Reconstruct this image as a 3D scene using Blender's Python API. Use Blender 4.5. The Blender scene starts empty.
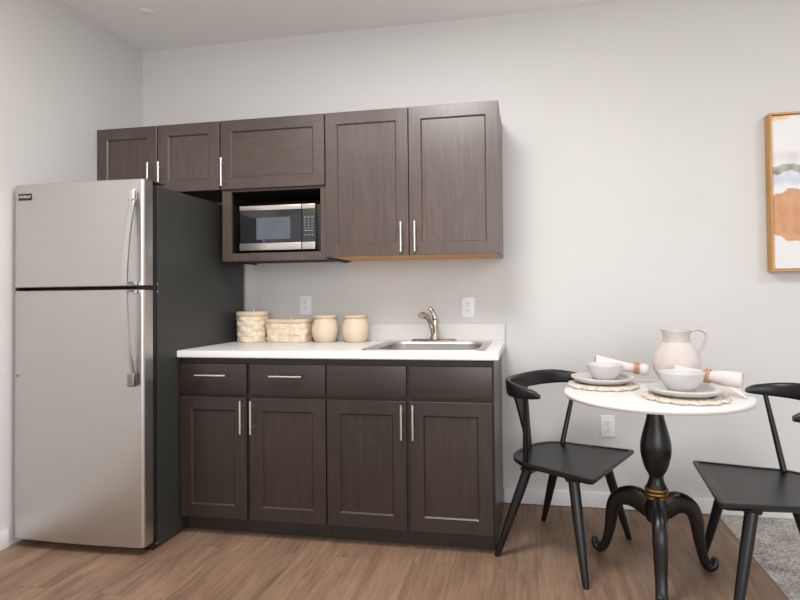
import bpy, bmesh, math, random
from mathutils import Vector, Matrix
random.seed(7)
PI = math.pi
COL = bpy.context.scene.collection

# ------------------------------------------------------------------ helpers
def finish(name, bm, mat, parent=None, loc=(0, 0, 0), smooth=True, angle=38):
    bmesh.ops.recalc_face_normals(bm, faces=bm.faces[:])
    me = bpy.data.meshes.new(name)
    bm.to_mesh(me); bm.free()
    if smooth:
        me.shade_smooth()
        me.set_sharp_from_angle(angle=math.radians(angle))
    me.materials.append(mat)
    o = bpy.data.objects.new(name, me)
    COL.objects.link(o)
    o.location = loc
    if parent: o.parent = parent
    return o

def tag(o, label=None, cat=None, group=None, kind=None):
    if label: o['label'] = label
    if cat: o['category'] = cat
    if group: o['group'] = group
    if kind: o['kind'] = kind
    return o

def thing(name, loc, label, cat, rotz=0, group=None):
    o = bpy.data.objects.new(name, None)
    o.empty_display_size = .05
    COL.objects.link(o)
    o.location = loc; o.rotation_euler = (0, 0, rotz)
    return tag(o, label, cat, group)

def NB(): return bmesh.new()

def box(bm, x0, x1, y0, y1, z0, z1, bev=0.0015, seg=2):
    vs = [bm.verts.new((x, y, z)) for x in (x0, x1) for y in (y0, y1) for z in (z0, z1)]
    q = [(0, 1, 3, 2), (4, 6, 7, 5), (0, 4, 5, 1), (2, 3, 7, 6), (0, 2, 6, 4), (1, 5, 7, 3)]
    fs = [bm.faces.new([vs[i] for i in f]) for f in q]
    if bev > 0:
        es = list({e for f in fs for e in f.edges})
        bmesh.ops.bevel(bm, geom=es, offset=bev, segments=seg, profile=.6, affect='EDGES')
    return bm

def ring_loft(bm, rings, cap0=True, cap1=True, closed=True):
    """rings: lists of points, same length -> skin between them"""
    R = [[bm.verts.new(p) for p in r] for r in rings]
    n = len(R[0])
    for a, b in zip(R[:-1], R[1:]):
        for i in range(n if closed else n - 1):
            j = (i + 1) % n
            bm.faces.new((a[i], a[j], b[j], b[i]))
    if cap0: bm.faces.new(R[0][::-1])
    if cap1: bm.faces.new(R[-1])
    return R

def lathe(bm, prof, cx=0, cy=0, n=48, cap0=True, cap1=True, fn=None):
    rings = []
    for r, z in prof:
        rings.append([(cx + r * math.cos(2 * PI * i / n), cy + r * math.sin(2 * PI * i / n), z) for i in range(n)])
    return ring_loft(bm, rings, cap0, cap1)

def sweep(bm, path, radii, side=None, n=16, caps=True, power=2.0):
    """tube along path; radii items r or (ra, rb): ra along the side vector, rb across it"""
    P = [Vector(p) for p in path]
    rings = []
    prev = None
    for i, p in enumerate(P):
        t = (P[min(i + 1, len(P) - 1)] - P[max(i - 1, 0)]).normalized()
        s = Vector(side) if side else (prev if prev else (Vector((0, 0, 1)) if abs(t.z) < .9 else Vector((1, 0, 0))))
        s = (s - t * s.dot(t)).normalized()
        prev = s
        b = t.cross(s).normalized()
        r = radii[i] if isinstance(radii, (list, tuple)) else radii
        ra, rb = r if isinstance(r, (list, tuple)) else (r, r)
        ring = []
        for k in range(n):
            a = 2 * PI * k / n
            c, d = math.cos(a), math.sin(a)
            e = 2.0 / power
            c = math.copysign(abs(c) ** e, c); d = math.copysign(abs(d) ** e, d)
            ring.append(p + s * ra * c + b * rb * d)
        rings.append(ring)
    return ring_loft(bm, rings, caps, caps)

def catmull(pts, m=6):
    out = []
    n = len(pts)
    for i in range(n - 1):
        p0, p1, p2, p3 = pts[max(i - 1, 0)], pts[i], pts[i + 1], pts[min(i + 2, n - 1)]
        for k in range(m):
            t = k / m
            out.append(tuple(.5 * ((2 * b) + (-a + c) * t + (2 * a - 5 * b + 4 * c - d) * t * t + (-a + 3 * b - 3 * c + d) * t ** 3)
                             for a, b, c, d in zip(p0, p1, p2, p3)))
    out.append(tuple(pts[-1]))
    return out

def text_obj(name, body, size, mat, parent, loc, rot=(PI / 2, 0, 0), ext=.0004):
    cu = bpy.data.curves.new(name, 'FONT')
    cu.body = body; cu.size = size; cu.extrude = ext
    cu.align_x = 'CENTER'; cu.align_y = 'CENTER'
    tmp = bpy.data.objects.new(name + '_tmp', cu)
    COL.objects.link(tmp)
    dg = bpy.context.evaluated_depsgraph_get(); dg.update()
    me = bpy.data.meshes.new_from_object(tmp.evaluated_get(dg))
    bpy.data.objects.remove(tmp)
    me.materials.clear(); me.materials.append(mat)
    o = bpy.data.objects.new(name, me); COL.objects.link(o)
    o.parent = parent; o.location = loc; o.rotation_euler = rot
    return o

def rrect(x0, x1, y0, y1, r, z, k=6):
    pts = []
    for cx, cy, a0 in ((x1 - r, y1 - r, 0), (x0 + r, y1 - r, 90), (x0 + r, y0 + r, 180), (x1 - r, y0 + r, 270)):
        for i in range(k + 1):
            a = math.radians(a0 + 90 * i / k)
            pts.append((cx + r * math.cos(a), cy + r * math.sin(a), z))
    return pts

# ------------------------------------------------------------------ materials
def srgb(r, g, b):
    f = lambda c: (c / 255 / 12.92) if c / 255 <= .04045 else ((c / 255 + .055) / 1.055) ** 2.4
    return (f(r), f(g), f(b), 1)

def mat_new(name):
    m = bpy.data.materials.new(name); m.use_nodes = True
    nt = m.node_tree
    b = nt.nodes['Principled BSDF']
    return m, nt, b

def plain(name, col, rough=.5, metal=0, spec=.5, noise=0.0, nscale=8, bump=0, bscale=200, coat=0):
    m, nt, b = mat_new(name)
    b.inputs['Base Color'].default_value = col
    b.inputs['Roughness'].default_value = rough
    b.inputs['Metallic'].default_value = metal
    b.inputs['Specular IOR Level'].default_value = spec
    b.inputs['Coat Weight'].default_value = coat
    tc = nt.nodes.new('ShaderNodeTexCoord')
    if noise:
        n = nt.nodes.new('ShaderNodeTexNoise'); n.inputs['Scale'].default_value = nscale; n.inputs['Detail'].default_value = 4
        nt.links.new(tc.outputs['Object'], n.inputs['Vector'])
        r = nt.nodes.new('ShaderNodeValToRGB')
        r.color_ramp.elements[0].position = .3; r.color_ramp.elements[1].position = .7
        r.color_ramp.elements[0].color = tuple(c * (1 - noise) for c in col[:3]) + (1,)
        r.color_ramp.elements[1].color = tuple(min(1, c * (1 + noise)) for c in col[:3]) + (1,)
        nt.links.new(n.outputs['Fac'], r.inputs['Fac']); nt.links.new(r.outputs['Color'], b.inputs['Base Color'])
    if bump:
        n2 = nt.nodes.new('ShaderNodeTexNoise'); n2.inputs['Scale'].default_value = bscale; n2.inputs['Detail'].default_value = 3
        nt.links.new(tc.outputs['Object'], n2.inputs['Vector'])
        bp = nt.nodes.new('ShaderNodeBump'); bp.inputs['Strength'].default_value = bump; bp.inputs['Distance'].default_value = .002
        nt.links.new(n2.outputs['Fac'], bp.inputs['Height']); nt.links.new(bp.outputs['Normal'], b.inputs['Normal'])
    return m

def wood(name, dark, mid, light, scale, rough=.4, spec=.5, bump=.12, rvar=.06, blotch=1.6):
    """grain streaks: scale is small along the grain, large across it"""
    m, nt, b = mat_new(name)
    N, L = nt.nodes, nt.links
    tc = N.new('ShaderNodeTexCoord')
    mp = N.new('ShaderNodeMapping'); mp.inputs['Scale'].default_value = scale
    L.new(tc.outputs['Object'], mp.inputs['Vector'])
    n1 = N.new('ShaderNodeTexNoise'); n1.inputs['Scale'].default_value = 1; n1.inputs['Detail'].default_value = 7
    n1.inputs['Roughness'].default_value = .62; n1.inputs['Distortion'].default_value = .6
    L.new(mp.outputs['Vector'], n1.inputs['Vector'])
    n2 = N.new('ShaderNodeTexNoise'); n2.inputs['Scale'].default_value = blotch; n2.inputs['Detail'].default_value = 3
    L.new(tc.outputs['Object'], n2.inputs['Vector'])
    mx = N.new('ShaderNodeMix'); mx.data_type = 'FLOAT'; mx.inputs[0].default_value = .4
    L.new(n1.outputs['Fac'], mx.inputs[2]); L.new(n2.outputs['Fac'], mx.inputs[3])
    r = N.new('ShaderNodeValToRGB')
    e = r.color_ramp.elements
    e[0].position = .33; e[0].color = dark; e[1].position = .68; e[1].color = light
    k = e.new(.5); k.color = mid
    L.new(mx.outputs[0], r.inputs['Fac']); L.new(r.outputs['Color'], b.inputs['Base Color'])
    mr = N.new('ShaderNodeMapRange'); mr.inputs['To Min'].default_value = rough - rvar; mr.inputs['To Max'].default_value = rough + rvar
    L.new(n1.outputs['Fac'], mr.inputs['Value']); L.new(mr.outputs['Result'], b.inputs['Roughness'])
    b.inputs['Specular IOR Level'].default_value = spec
    bp = N.new('ShaderNodeBump'); bp.inputs['Strength'].default_value = bump; bp.inputs['Distance'].default_value = .0015
    L.new(n1.outputs['Fac'], bp.inputs['Height']); L.new(bp.outputs['Normal'], b.inputs['Normal'])
    return m

def brushed(name, col, rough, sc, bump=.05, aniso=0, metal=1):
    m, nt, b = mat_new(name)
    N, L = nt.nodes, nt.links
    tc = N.new('ShaderNodeTexCoord'); mp = N.new('ShaderNodeMapping'); mp.inputs['Scale'].default_value = sc
    L.new(tc.outputs['Object'], mp.inputs['Vector'])
    n = N.new('ShaderNodeTexNoise'); n.inputs['Scale'].default_value = 1; n.inputs['Detail'].default_value = 5
    L.new(mp.outputs['Vector'], n.inputs['Vector'])
    r = N.new('ShaderNodeValToRGB')
    r.color_ramp.elements[0].color = tuple(c * .93 for c in col[:3]) + (1,)
    r.color_ramp.elements[1].color = tuple(min(1, c * 1.06) for c in col[:3]) + (1,)
    L.new(n.outputs['Fac'], r.inputs['Fac']); L.new(r.outputs['Color'], b.inputs['Base Color'])
    b.inputs['Metallic'].default_value = metal; b.inputs['Roughness'].default_value = rough
    bp = N.new('ShaderNodeBump'); bp.inputs['Strength'].default_value = bump; bp.inputs['Distance'].default_value = .001
    L.new(n.outputs['Fac'], bp.inputs['Height']); L.new(bp.outputs['Normal'], b.inputs['Normal'])
    return m

M = {}
M['wall'] = plain('wall_paint', srgb(210, 208, 206), .6, noise=.012, nscale=2, bump=.05, bscale=350, spec=.25)
M['ceiling'] = plain('ceiling_paint', srgb(247, 246, 244), .85, spec=.1, bump=.05, bscale=300)
M['trim'] = plain('trim_paint', srgb(226, 226, 226), .4, noise=.01, nscale=3)
up = (srgb(67, 55, 49), srgb(78, 65, 59), srgb(91, 77, 70))
lo_shaded = (srgb(37, 28, 23), srgb(46, 36, 30), srgb(57, 45, 38))  # same stain as the uppers; the dimmer light below is put into it
M['cabv'] = wood('stained_maple_upright_grain', *up, scale=(60, 60, 5), rough=.36)
M['cabh'] = wood('stained_maple_level_grain', *up, scale=(6, 60, 60), rough=.36)
M['basev'] = wood('stained_maple_base_upright', *lo_shaded, scale=(60, 60, 5), rough=.40)
M['baseh'] = wood('stained_maple_base_level', *lo_shaded, scale=(5, 30, 38), rough=.40, blotch=3, bump=.06)
M['cabdark'] = wood('stained_face_frame', srgb(40, 33, 30), srgb(46, 38, 34), srgb(54, 44, 40), scale=(40, 40, 6), rough=.5)
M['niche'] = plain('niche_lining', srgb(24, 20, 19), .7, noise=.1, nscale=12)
M['raw'] = wood('raw_pine', srgb(182, 126, 66), srgb(206, 150, 86), srgb(220, 168, 104), scale=(5, 30, 30), rough=.6)
for k_ in ('cabv', 'cabh', 'basev', 'baseh'):
    b_ = M[k_].node_tree.nodes['Principled BSDF']; b_.inputs['Coat Weight'].default_value = .25; b_.inputs['Coat Roughness'].default_value = .28
M['toe'] = wood('toe_kick_wood', srgb(38, 30, 26), srgb(46, 37, 32), srgb(54, 44, 38), scale=(5, 40, 40), rough=.6)
M['counter'] = plain('white_laminate', srgb(222, 221, 220), .34, noise=.012, nscale=30)
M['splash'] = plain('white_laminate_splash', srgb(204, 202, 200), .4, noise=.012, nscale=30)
M['steel'] = brushed('fridge_stainless', srgb(203, 200, 197), .34, (2, 2, 120), .006)
M['steelv'] = brushed('handle_stainless', srgb(206, 206, 206), .28, (200, 200, 3), .03)
M['steelside'] = brushed('door_edge_stainless', srgb(150, 146, 142), .36, (160, 160, 3), .04)
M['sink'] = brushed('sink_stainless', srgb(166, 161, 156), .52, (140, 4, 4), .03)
M['rim'] = brushed('sink_rim_stainless', srgb(214, 211, 207), .4, (140, 4, 4), .02)  # lighter than the basin: the wall's reflection is put into its colour
M['nickel'] = brushed('brushed_nickel', srgb(226, 220, 212), .3, (80, 80, 80), .02)
M['faucet'] = brushed('faucet_nickel', srgb(186, 176, 164), .24, (60, 60, 60), .02)
M['mwsteel'] = brushed('microwave_stainless', srgb(216, 208, 202), .3, (3, 200, 200), .03)
M['fridgeside'] = plain('fridge_case_paint', srgb(50, 50, 48), .42, noise=.04, nscale=30, bump=.25, bscale=700)
M['blackp'] = plain('black_plastic', srgb(22, 22, 23), .45, noise=.05, nscale=20)
M['gasket'] = plain('door_gasket', srgb(16, 16, 17), .7, noise=.05, nscale=20)
M['white'] = plain('white_plastic', srgb(232, 233, 234), .35, noise=.01, nscale=20)
M['slot'] = plain('socket_slot', srgb(60, 58, 56), .6, noise=.05, nscale=20)
M['mwglass'] = plain('microwave_dark_glass', srgb(26, 29, 32), .08, spec=.8, noise=.05, nscale=6)
M['mwwin'] = plain('microwave_mesh_window', srgb(76, 86, 94), .16, spec=.7, noise=.10, nscale=14)
M['mwpanel'] = plain('microwave_key_panel', srgb(50, 53, 54), .3, noise=.04, nscale=20)
M['key'] = plain('key_print', srgb(178, 184, 186), .5, noise=.02, nscale=20)
M['lcd'] = plain('green_display', srgb(58, 68, 44), .25, noise=.05, nscale=50)
M['chair'] = wood('black_stained_ash', srgb(13, 14, 16), srgb(18, 19, 21), srgb(25, 26, 28), scale=(4, 40, 40), rough=.36, bump=.15)
M['tableblack'] = wood('black_painted_turning', srgb(14, 13, 13), srgb(19, 18, 17), srgb(27, 25, 23), scale=(30, 30, 5), rough=.34)
M['gold'] = plain('gilded_ring', srgb(146, 110, 64), .42, metal=.85, noise=.12, nscale=40)
M['marble'] = plain('white_table_top', srgb(226, 225, 224), .3, noise=.02, nscale=6)
M['bowl'] = plain('white_bowl_glaze', srgb(204, 203, 202), .4, noise=.01, nscale=20)
M['plate'] = plain('white_plate_glaze', srgb(202, 198, 196), .4, noise=.01, nscale=20)
M['pitcherneck'] = plain('glazed_pitcher', srgb(190, 184, 179), .38, noise=.03, nscale=25, bump=.2, bscale=60)
M['straw'] = plain('braided_straw', srgb(214, 203, 188), .8, noise=.16, nscale=160, bump=1, bscale=300)
M['napkin'] = plain('napkin_linen', srgb(220, 210, 206), .85, noise=.02, nscale=30, bump=.5, bscale=900)
M['copper'] = plain('blush_napkin_ring', srgb(214, 158, 130), .42, metal=.25, noise=.08, nscale=60)
M['jar'] = wood('pale_turned_wood', srgb(200, 181, 158), srgb(210, 191, 168), srgb(219, 202, 181), scale=(14, 14, 4), rough=.6, blotch=6, bump=.05)
M['jarlid'] = wood('pale_wood_lid', srgb(186, 164, 138), srgb(199, 178, 152), srgb(210, 190, 165), scale=(5, 30, 30), rough=.6, blotch=6)
M['basketlid'] = wood('basket_lid_wood', srgb(186, 164, 134), srgb(202, 182, 154), srgb(216, 199, 173), scale=(8, 40, 40), rough=.6, blotch=5)
M['frame'] = wood('golden_oak_frame', srgb(170, 122, 62), srgb(192, 143, 78), srgb(208, 162, 96), scale=(30, 30, 3), rough=.42, blotch=3)

def basket_mat():
    m, nt, b = mat_new('woven_splint')
    N, L = nt.nodes, nt.links
    tc = N.new('ShaderNodeTexCoord')
    n = N.new('ShaderNodeTexNoise'); n.inputs['Scale'].default_value = 45; n.inputs['Detail'].default_value = 3
    L.new(tc.outputs['Object'], n.inputs['Vector'])
    r = N.new('ShaderNodeValToRGB'); e = r.color_ramp.elements
    e[0].position = .35; e[0].color = srgb(212, 193, 166); e[1].position = .65; e[1].color = srgb(228, 212, 190)
    L.new(n.outputs['Fac'], r.inputs['Fac'])
    ge = N.new('ShaderNodeNewGeometry'); pr_ = N.new('ShaderNodeMapRange')     # shade painted into the creases of the weave
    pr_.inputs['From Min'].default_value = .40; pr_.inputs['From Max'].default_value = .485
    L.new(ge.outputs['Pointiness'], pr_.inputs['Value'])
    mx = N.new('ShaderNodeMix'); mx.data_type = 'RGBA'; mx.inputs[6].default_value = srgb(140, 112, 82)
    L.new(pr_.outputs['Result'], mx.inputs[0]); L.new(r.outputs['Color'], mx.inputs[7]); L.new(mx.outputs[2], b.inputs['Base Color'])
    b.inputs['Roughness'].default_value = .7
    return m
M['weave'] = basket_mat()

def pitcher_mat():
    m, nt, b = mat_new('ribbed_pitcher_clay')
    N, L = nt.nodes, nt.links
    tc = N.new('ShaderNodeTexCoord')
    w = N.new('ShaderNodeTexWave'); w.bands_direction = 'Z'; w.inputs['Scale'].default_value = 60; w.inputs['Distortion'].default_value = .6
    L.new(tc.outputs['Object'], w.inputs['Vector'])
    n = N.new('ShaderNodeTexNoise'); n.inputs['Scale'].default_value = 9
    L.new(tc.outputs['Object'], n.inputs['Vector'])
    r = N.new('ShaderNodeValToRGB'); e = r.color_ramp.elements
    e[0].position = .35; e[0].color = srgb(202, 192, 187); e[1].position = .7; e[1].color = srgb(212, 203, 199)
    L.new(n.outputs['Fac'], r.inputs['Fac']); L.new(r.outputs['Color'], b.inputs['Base Color'])
    b.inputs['Roughness'].default_value = .6
    bp = N.new('ShaderNodeBump'); bp.inputs['Strength'].default_value = .25; bp.inputs['Distance'].default_value = .001
    L.new(w.outputs['Fac'], bp.inputs['Height']); L.new(bp.outputs['Normal'], b.inputs['Normal'])
    return m
M['pitcher'] = pitcher_mat()

def floor_mat():
    m, nt, b = mat_new('brown_vinyl_planks')
    N, L = nt.nodes, nt.links
    tc = N.new('ShaderNodeTexCoord')
    mp = N.new('ShaderNodeMapping'); mp.inputs['Rotation'].default_value = (0, 0, PI / 2)
    L.new(tc.outputs['Object'], mp.inputs['Vector'])
    br = N.new('ShaderNodeTexBrick')
    br.inputs['Scale'].default_value = 1; br.inputs['Brick Width'].default_value = 1.22; br.inputs['Row Height'].default_value = .178
    br.inputs['Mortar Size'].default_value = .0012; br.inputs['Mortar Smooth'].default_value = .3; br.offset = .37
    br.inputs['Color1'].default_value = (.25, .25, .25, 1); br.inputs['Color2'].default_value = (.75, .75, .75, 1)
    br.inputs['Mortar'].default_value = (0, 0, 0, 1)
    L.new(mp.outputs['Vector'], br.inputs['Vector'])
    # shift the grain plank by plank
    sc = N.new('ShaderNodeVectorMath'); sc.operation = 'SCALE'; sc.inputs['Scale'].default_value = 17
    L.new(br.outputs['Color'], sc.inputs[0])
    ad = N.new('ShaderNodeVectorMath'); ad.operation = 'ADD'
    L.new(tc.outputs['Object'], ad.inputs[0]); L.new(sc.outputs[0], ad.inputs[1])
    m2 = N.new('ShaderNodeMapping'); m2.inputs['Scale'].default_value = (60, 4.5, 1)
    L.new(ad.outputs[0], m2.inputs['Vector'])
    n = N.new('ShaderNodeTexNoise'); n.inputs['Scale'].default_value = 1; n.inputs['Detail'].default_value = 8
    n.inputs['Roughness'].default_value = .6; n.inputs['Distortion'].default_value = .8
    L.new(m2.outputs['Vector'], n.inputs['Vector'])
    m3 = N.new('ShaderNodeMapping'); m3.inputs['Scale'].default_value = (9, 1.5, 1)
    L.new(ad.outputs[0], m3.inputs['Vector'])
    n3 = N.new('ShaderNodeTexNoise'); n3.inputs['Scale'].default_value = 1; n3.inputs['Detail'].default_value = 3
    L.new(m3.outputs['Vector'], n3.inputs['Vector'])
    mx0 = N.new('ShaderNodeMix'); mx0.data_type = 'FLOAT'; mx0.inputs[0].default_value = .45
    L.new(n.outputs['Fac'], mx0.inputs[2]); L.new(n3.outputs['Fac'], mx0.inputs[3])
    r = N.new('ShaderNodeValToRGB'); e = r.color_ramp.elements
    e[0].position = .30; e[0].color = srgb(93, 72, 57); e[1].position = .70; e[1].color = srgb(155, 128, 107)
    k = e.new(.48); k.color = srgb(130, 104, 85)
    L.new(mx0.outputs[0], r.inputs['Fac'])
    mr = N.new('ShaderNodeMapRange'); mr.inputs['To Min'].default_value = .96; mr.inputs['To Max'].default_value = 1.03
    L.new(br.outputs['Color'], mr.inputs['Value'])
    ml = N.new('ShaderNodeVectorMath'); ml.operation = 'SCALE'
    L.new(r.outputs['Color'], ml.inputs[0]); L.new(mr.outputs['Result'], ml.inputs['Scale'])
    mx = N.new('ShaderNodeMix'); mx.data_type = 'RGBA'
    mx.inputs[7].default_value = srgb(100, 78, 62)
    L.new(br.outputs['Fac'], mx.inputs[0]); L.new(ml.outputs[0], mx.inputs[6])
    L.new(mx.outputs[2], b.inputs['Base Color'])
    b.inputs['Roughness'].default_value = .5; b.inputs['Specular IOR Level'].default_value = .35
    bp = N.new('ShaderNodeBump'); bp.inputs['Strength'].default_value = .15; bp.inputs['Distance'].default_value = .001
    L.new(n.outputs['Fac'], bp.inputs['Height']); L.new(bp.outputs['Normal'], b.inputs['Normal'])
    return m
M['floor'] = floor_mat()

def carpet_mat():
    m, nt, b = mat_new('grey_carpet')
    N, L = nt.nodes, nt.links
    tc = N.new('ShaderNodeTexCoord')
    n = N.new('ShaderNodeTexNoise'); n.inputs['Scale'].default_value = 130; n.inputs['Detail'].default_value = 3
    L.new(tc.outputs['Object'], n.inputs['Vector'])
    n2 = N.new('ShaderNodeTexNoise'); n2.inputs['Scale'].default_value = 9; n2.inputs['Detail'].default_value = 3
    L.new(tc.outputs['Object'], n2.inputs['Vector'])
    mx = N.new('ShaderNodeMix'); mx.data_type = 'FLOAT'; mx.inputs[0].default_value = .3
    L.new(n.outputs['Fac'], mx.inputs[2]); L.new(n2.outputs['Fac'], mx.inputs[3])
    r = N.new('ShaderNodeValToRGB'); e = r.color_ramp.elements
    e[0].position = .38; e[0].color = srgb(128, 122, 116); e[1].position = .62; e[1].color = srgb(208, 203, 198)
    L.new(mx.outputs[0], r.inputs['Fac']); L.new(r.outputs['Color'], b.inputs['Base Color'])
    b.inputs['Roughness'].default_value = 1; b.inputs['Specular IOR Level'].default_value = .05
    bp = N.new('ShaderNodeBump'); bp.inputs['Strength'].default_value = .8; bp.inputs['Distance'].default_value = .004
    L.new(n.outputs['Fac'], bp.inputs['Height']); L.new(bp.outputs['Normal'], b.inputs['Normal'])
    return m
M['carpet'] = carpet_mat()

def art_mat():
    """loose landscape of washes: local x to the right, z up, origin at the lower left of the canvas"""
    m, nt, b = mat_new('abstract_washes')
    N, L = nt.nodes, nt.links
    tc = N.new('ShaderNodeTexCoord')
    sep = N.new('ShaderNodeSeparateXYZ'); L.new(tc.outputs['Object'], sep.inputs[0])
    nz = N.new('ShaderNodeTexNoise'); nz.inputs['Scale'].default_value = 9; nz.inputs['Detail'].default_value = 5
    L.new(tc.outputs['Object'], nz.inputs['Vector'])
    nf = N.new('ShaderNodeTexNoise'); nf.inputs['Scale'].default_value = 16; nf.inputs['Detail'].default_value = 4
    L.new(tc.outputs['Object'], nf.inputs['Vector'])
    def math_(op, a, c=None):
        n = N.new('ShaderNodeMath'); n.operation = op
        for i, v in enumerate((a, c)):
            if v is None: continue
            if isinstance(v, (int, float)): n.inputs[i].default_value = v
            else: L.new(v, n.inputs[i])
        return n.outputs[0]
    X, Z = sep.outputs['X'], sep.outputs['Z']
    wob = math_('MULTIPLY', math_('SUBTRACT', nz.outputs['Fac'], .5), .10)
    Zw = math_('ADD', Z, wob)
    def soft(v, lo_, hi_):
        mr = N.new('ShaderNodeMapRange'); mr.interpolation_type = 'SMOOTHSTEP'
        mr.inputs['From Min'].default_value = lo_; mr.inputs['From Max'].default_value = hi_
        L.new(v, mr.inputs['Value']); return mr.outputs['Result']
    def band(z0, z1, s):
        return math_('MULTIPLY', soft(Zw, z0 - s, z0 + s), math_('SUBTRACT', 1, soft(Zw, z1 - s, z1 + s)))
    cur = None
    def over(col, mask, amt=1.0, col2=None):
        nonlocal cur
        mx = N.new('ShaderNodeMix'); mx.data_type = 'RGBA'
        L.new(math_('MULTIPLY', mask, amt), mx.inputs[0])
        if isinstance(cur, tuple): mx.inputs[6].default_value = cur
        else: L.new(cur, mx.inputs[6])
        if col2:
            m2 = N.new('ShaderNodeMix'); m2.data_type = 'RGBA'
            L.new(soft(nf.outputs['Fac'], .35, .65), m2.inputs[0]); m2.inputs[6].default_value = col; m2.inputs[7].default_value = col2
            L.new(m2.outputs[2], mx.inputs[7])
        else: mx.inputs[7].default_value = col
        cur = mx.outputs[2]
    cur = srgb(226, 225, 224)
    over(srgb(204, 197, 196), band(.545, .60, .02), .75, srgb(222, 216, 214))
    over(srgb(196, 200, 212), band(.43, .50, .015), .9, srgb(214, 216, 222))
    over(srgb(116, 118, 104), band(.490, .532, .004), .9, srgb(172, 172, 162))
    # terracotta mound
    ex = math_('DIVIDE', math_('SUBTRACT', X, .26), .44)
    ez = math_('DIVIDE', math_('SUBTRACT', Zw, .278), .142)
    d = math_('ADD', math_('MULTIPLY', ex, ex), math_('MULTIPLY', ez, ez))
    over(srgb(196, 144, 108), math_('SUBTRACT', 1, soft(d, .93, 1.03)), 1, srgb(206, 158, 122))
    # corner strokes
    cx = math_('DIVIDE', math_('SUBTRACT', X, .035), .06)
    cz = math_('DIVIDE', math_('SUBTRACT', Zw, .808), .05)
    d2 = math_('ADD', math_('MULTIPLY', cx, cx), math_('MULTIPLY', cz, cz))
    over(srgb(222, 166, 134), math_('SUBTRACT', 1, soft(d2, .8, 1.1)), .95, srgb(236, 200, 178))
    L.new(cur, b.inputs['Base Color'])
    b.inputs['Roughness'].default_value = .75
    return m
M['art'] = art_mat()

# ------------------------------------------------------------------ room
WX = -2.296; CZ = 2.779; SEAM = 1.118; XR = 3.6; YF = -4.2
def struct(o): o['kind'] = 'structure'; return o
struct(finish('wall_back', box(NB(), WX - .12, XR, 0, .12, -.05, CZ + .1, 0), M['wall'], smooth=False))
struct(finish('wall_left', box(NB(), WX - .12, WX, YF, 0, -.05, CZ + .1, 0), M['wall'], smooth=False))
struct(finish('ceiling', box(NB(), WX, XR, YF, 0, CZ, CZ + .08, 0), M['ceiling'], smooth=False))
struct(finish('floor', box(NB(), WX, SEAM, YF, 0, -.05, 0, 0), M['floor'], smooth=False))
struct(finish('floor', box(NB(), SEAM, XR, YF, 0, -.05, .003, 0), M['carpet'], smooth=False))
def baseb(name, pts):
    bm = NB(); box(bm, *pts, .003); return struct(finish(name, bm, M['trim']))
baseb('baseboard_back', (.004, XR, -.014, -.0005, .0035, .087))
baseb('baseboard_left', (WX + .0005, WX + .014, YF, -.93, .0005, .087))

bm = NB(); lathe(bm, [(.001, CZ - .003), (.035, CZ - .003), (.038, CZ - .0015), (.038, CZ - .0005)], -1.928, -.431, 32)
tag(finish('sprinkler_cover', bm, M['ceiling']), 'small round painted cover plate set in the ceiling near the left corner', 'ceiling cover')

# ------------------------------------------------------------------ cabinetry
def shaker(name, x0, x1, z0, z1, yf, parent, mat, stile=.064, t=.019, rec=.009):
    """framed door with a sunken flat panel, front face at y = yf"""
    bm = NB()
    def rect(a, y): return [(x0 + a, y, z0 + a), (x1 - a, y, z0 + a), (x1 - a, y, z1 - a), (x0 + a, y, z1 - a)]
    rings = [rect(.0, yf + t), rect(0, yf + .0015), rect(.0015, yf), rect(stile - .001, yf), rect(stile, yf + .0006), rect(stile + .0050, yf + rec - .0025), rect(stile + .0058, yf + rec)]
    ring_loft(bm, rings)
    return finish(name, bm, mat, parent, angle=15)

def slab(name, x0, x1, z0, z1, yf, parent, mat, t=.019):
    return finish(name, box(NB(), x0, x1, yf, yf + t, z0, z1, .002), mat, parent)

def bar_handle(x, z, length, yf, parent, vertical=True, r=.0058):
    bm = NB(); h = length / 2; off = .03
    if vertical:
        sweep(bm, [(x, yf - off, z - h), (x, yf - off, z + h)], r, n=12)
        for s in (-1, 1): sweep(bm, [(x, yf - off, z + s * h * .62), (x, yf - .0003, z + s * h * .62)], .0042, n=10)
    else:
        sweep(bm, [(x - h, yf - off, z), (x + h, yf - off, z)], r, n=12)
        for s in (-1, 1): sweep(bm, [(x + s * h * .62, yf - off, z), (x + s * h * .62, yf - .0003, z)], .0042, n=10)
    return finish('handle', bm, M['nickel'], parent)

UY = -.381; UT = 2.155; UB = 1.382; UM = 1.768
def panels(name, lst, mat, parent):
    bm = NB()
    for p in lst: box(bm, *p, .0006, 1)
    return finish(name, bm, mat, parent)

def upper(x0, x1, z0, label, right_panel=False):
    t = thing('upper_cabinet', ((x0 + x1) / 2, 0, z0), label, 'cabinet', group=None)
    return t

def local(t, o):          # parts are modelled in world space, then hung under the thing's base point
    o.parent = t
    o.matrix_parent_inverse = Matrix.Translation(-Vector(t.location))
    return o
def under(t):
    """returns a finish that stores the parts relative to the thing's origin"""
    v = Vector(t.location)
    def f(o):
        o.data.transform(Matrix.Translation(-v)); return o
    return f

g = .0025
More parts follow.
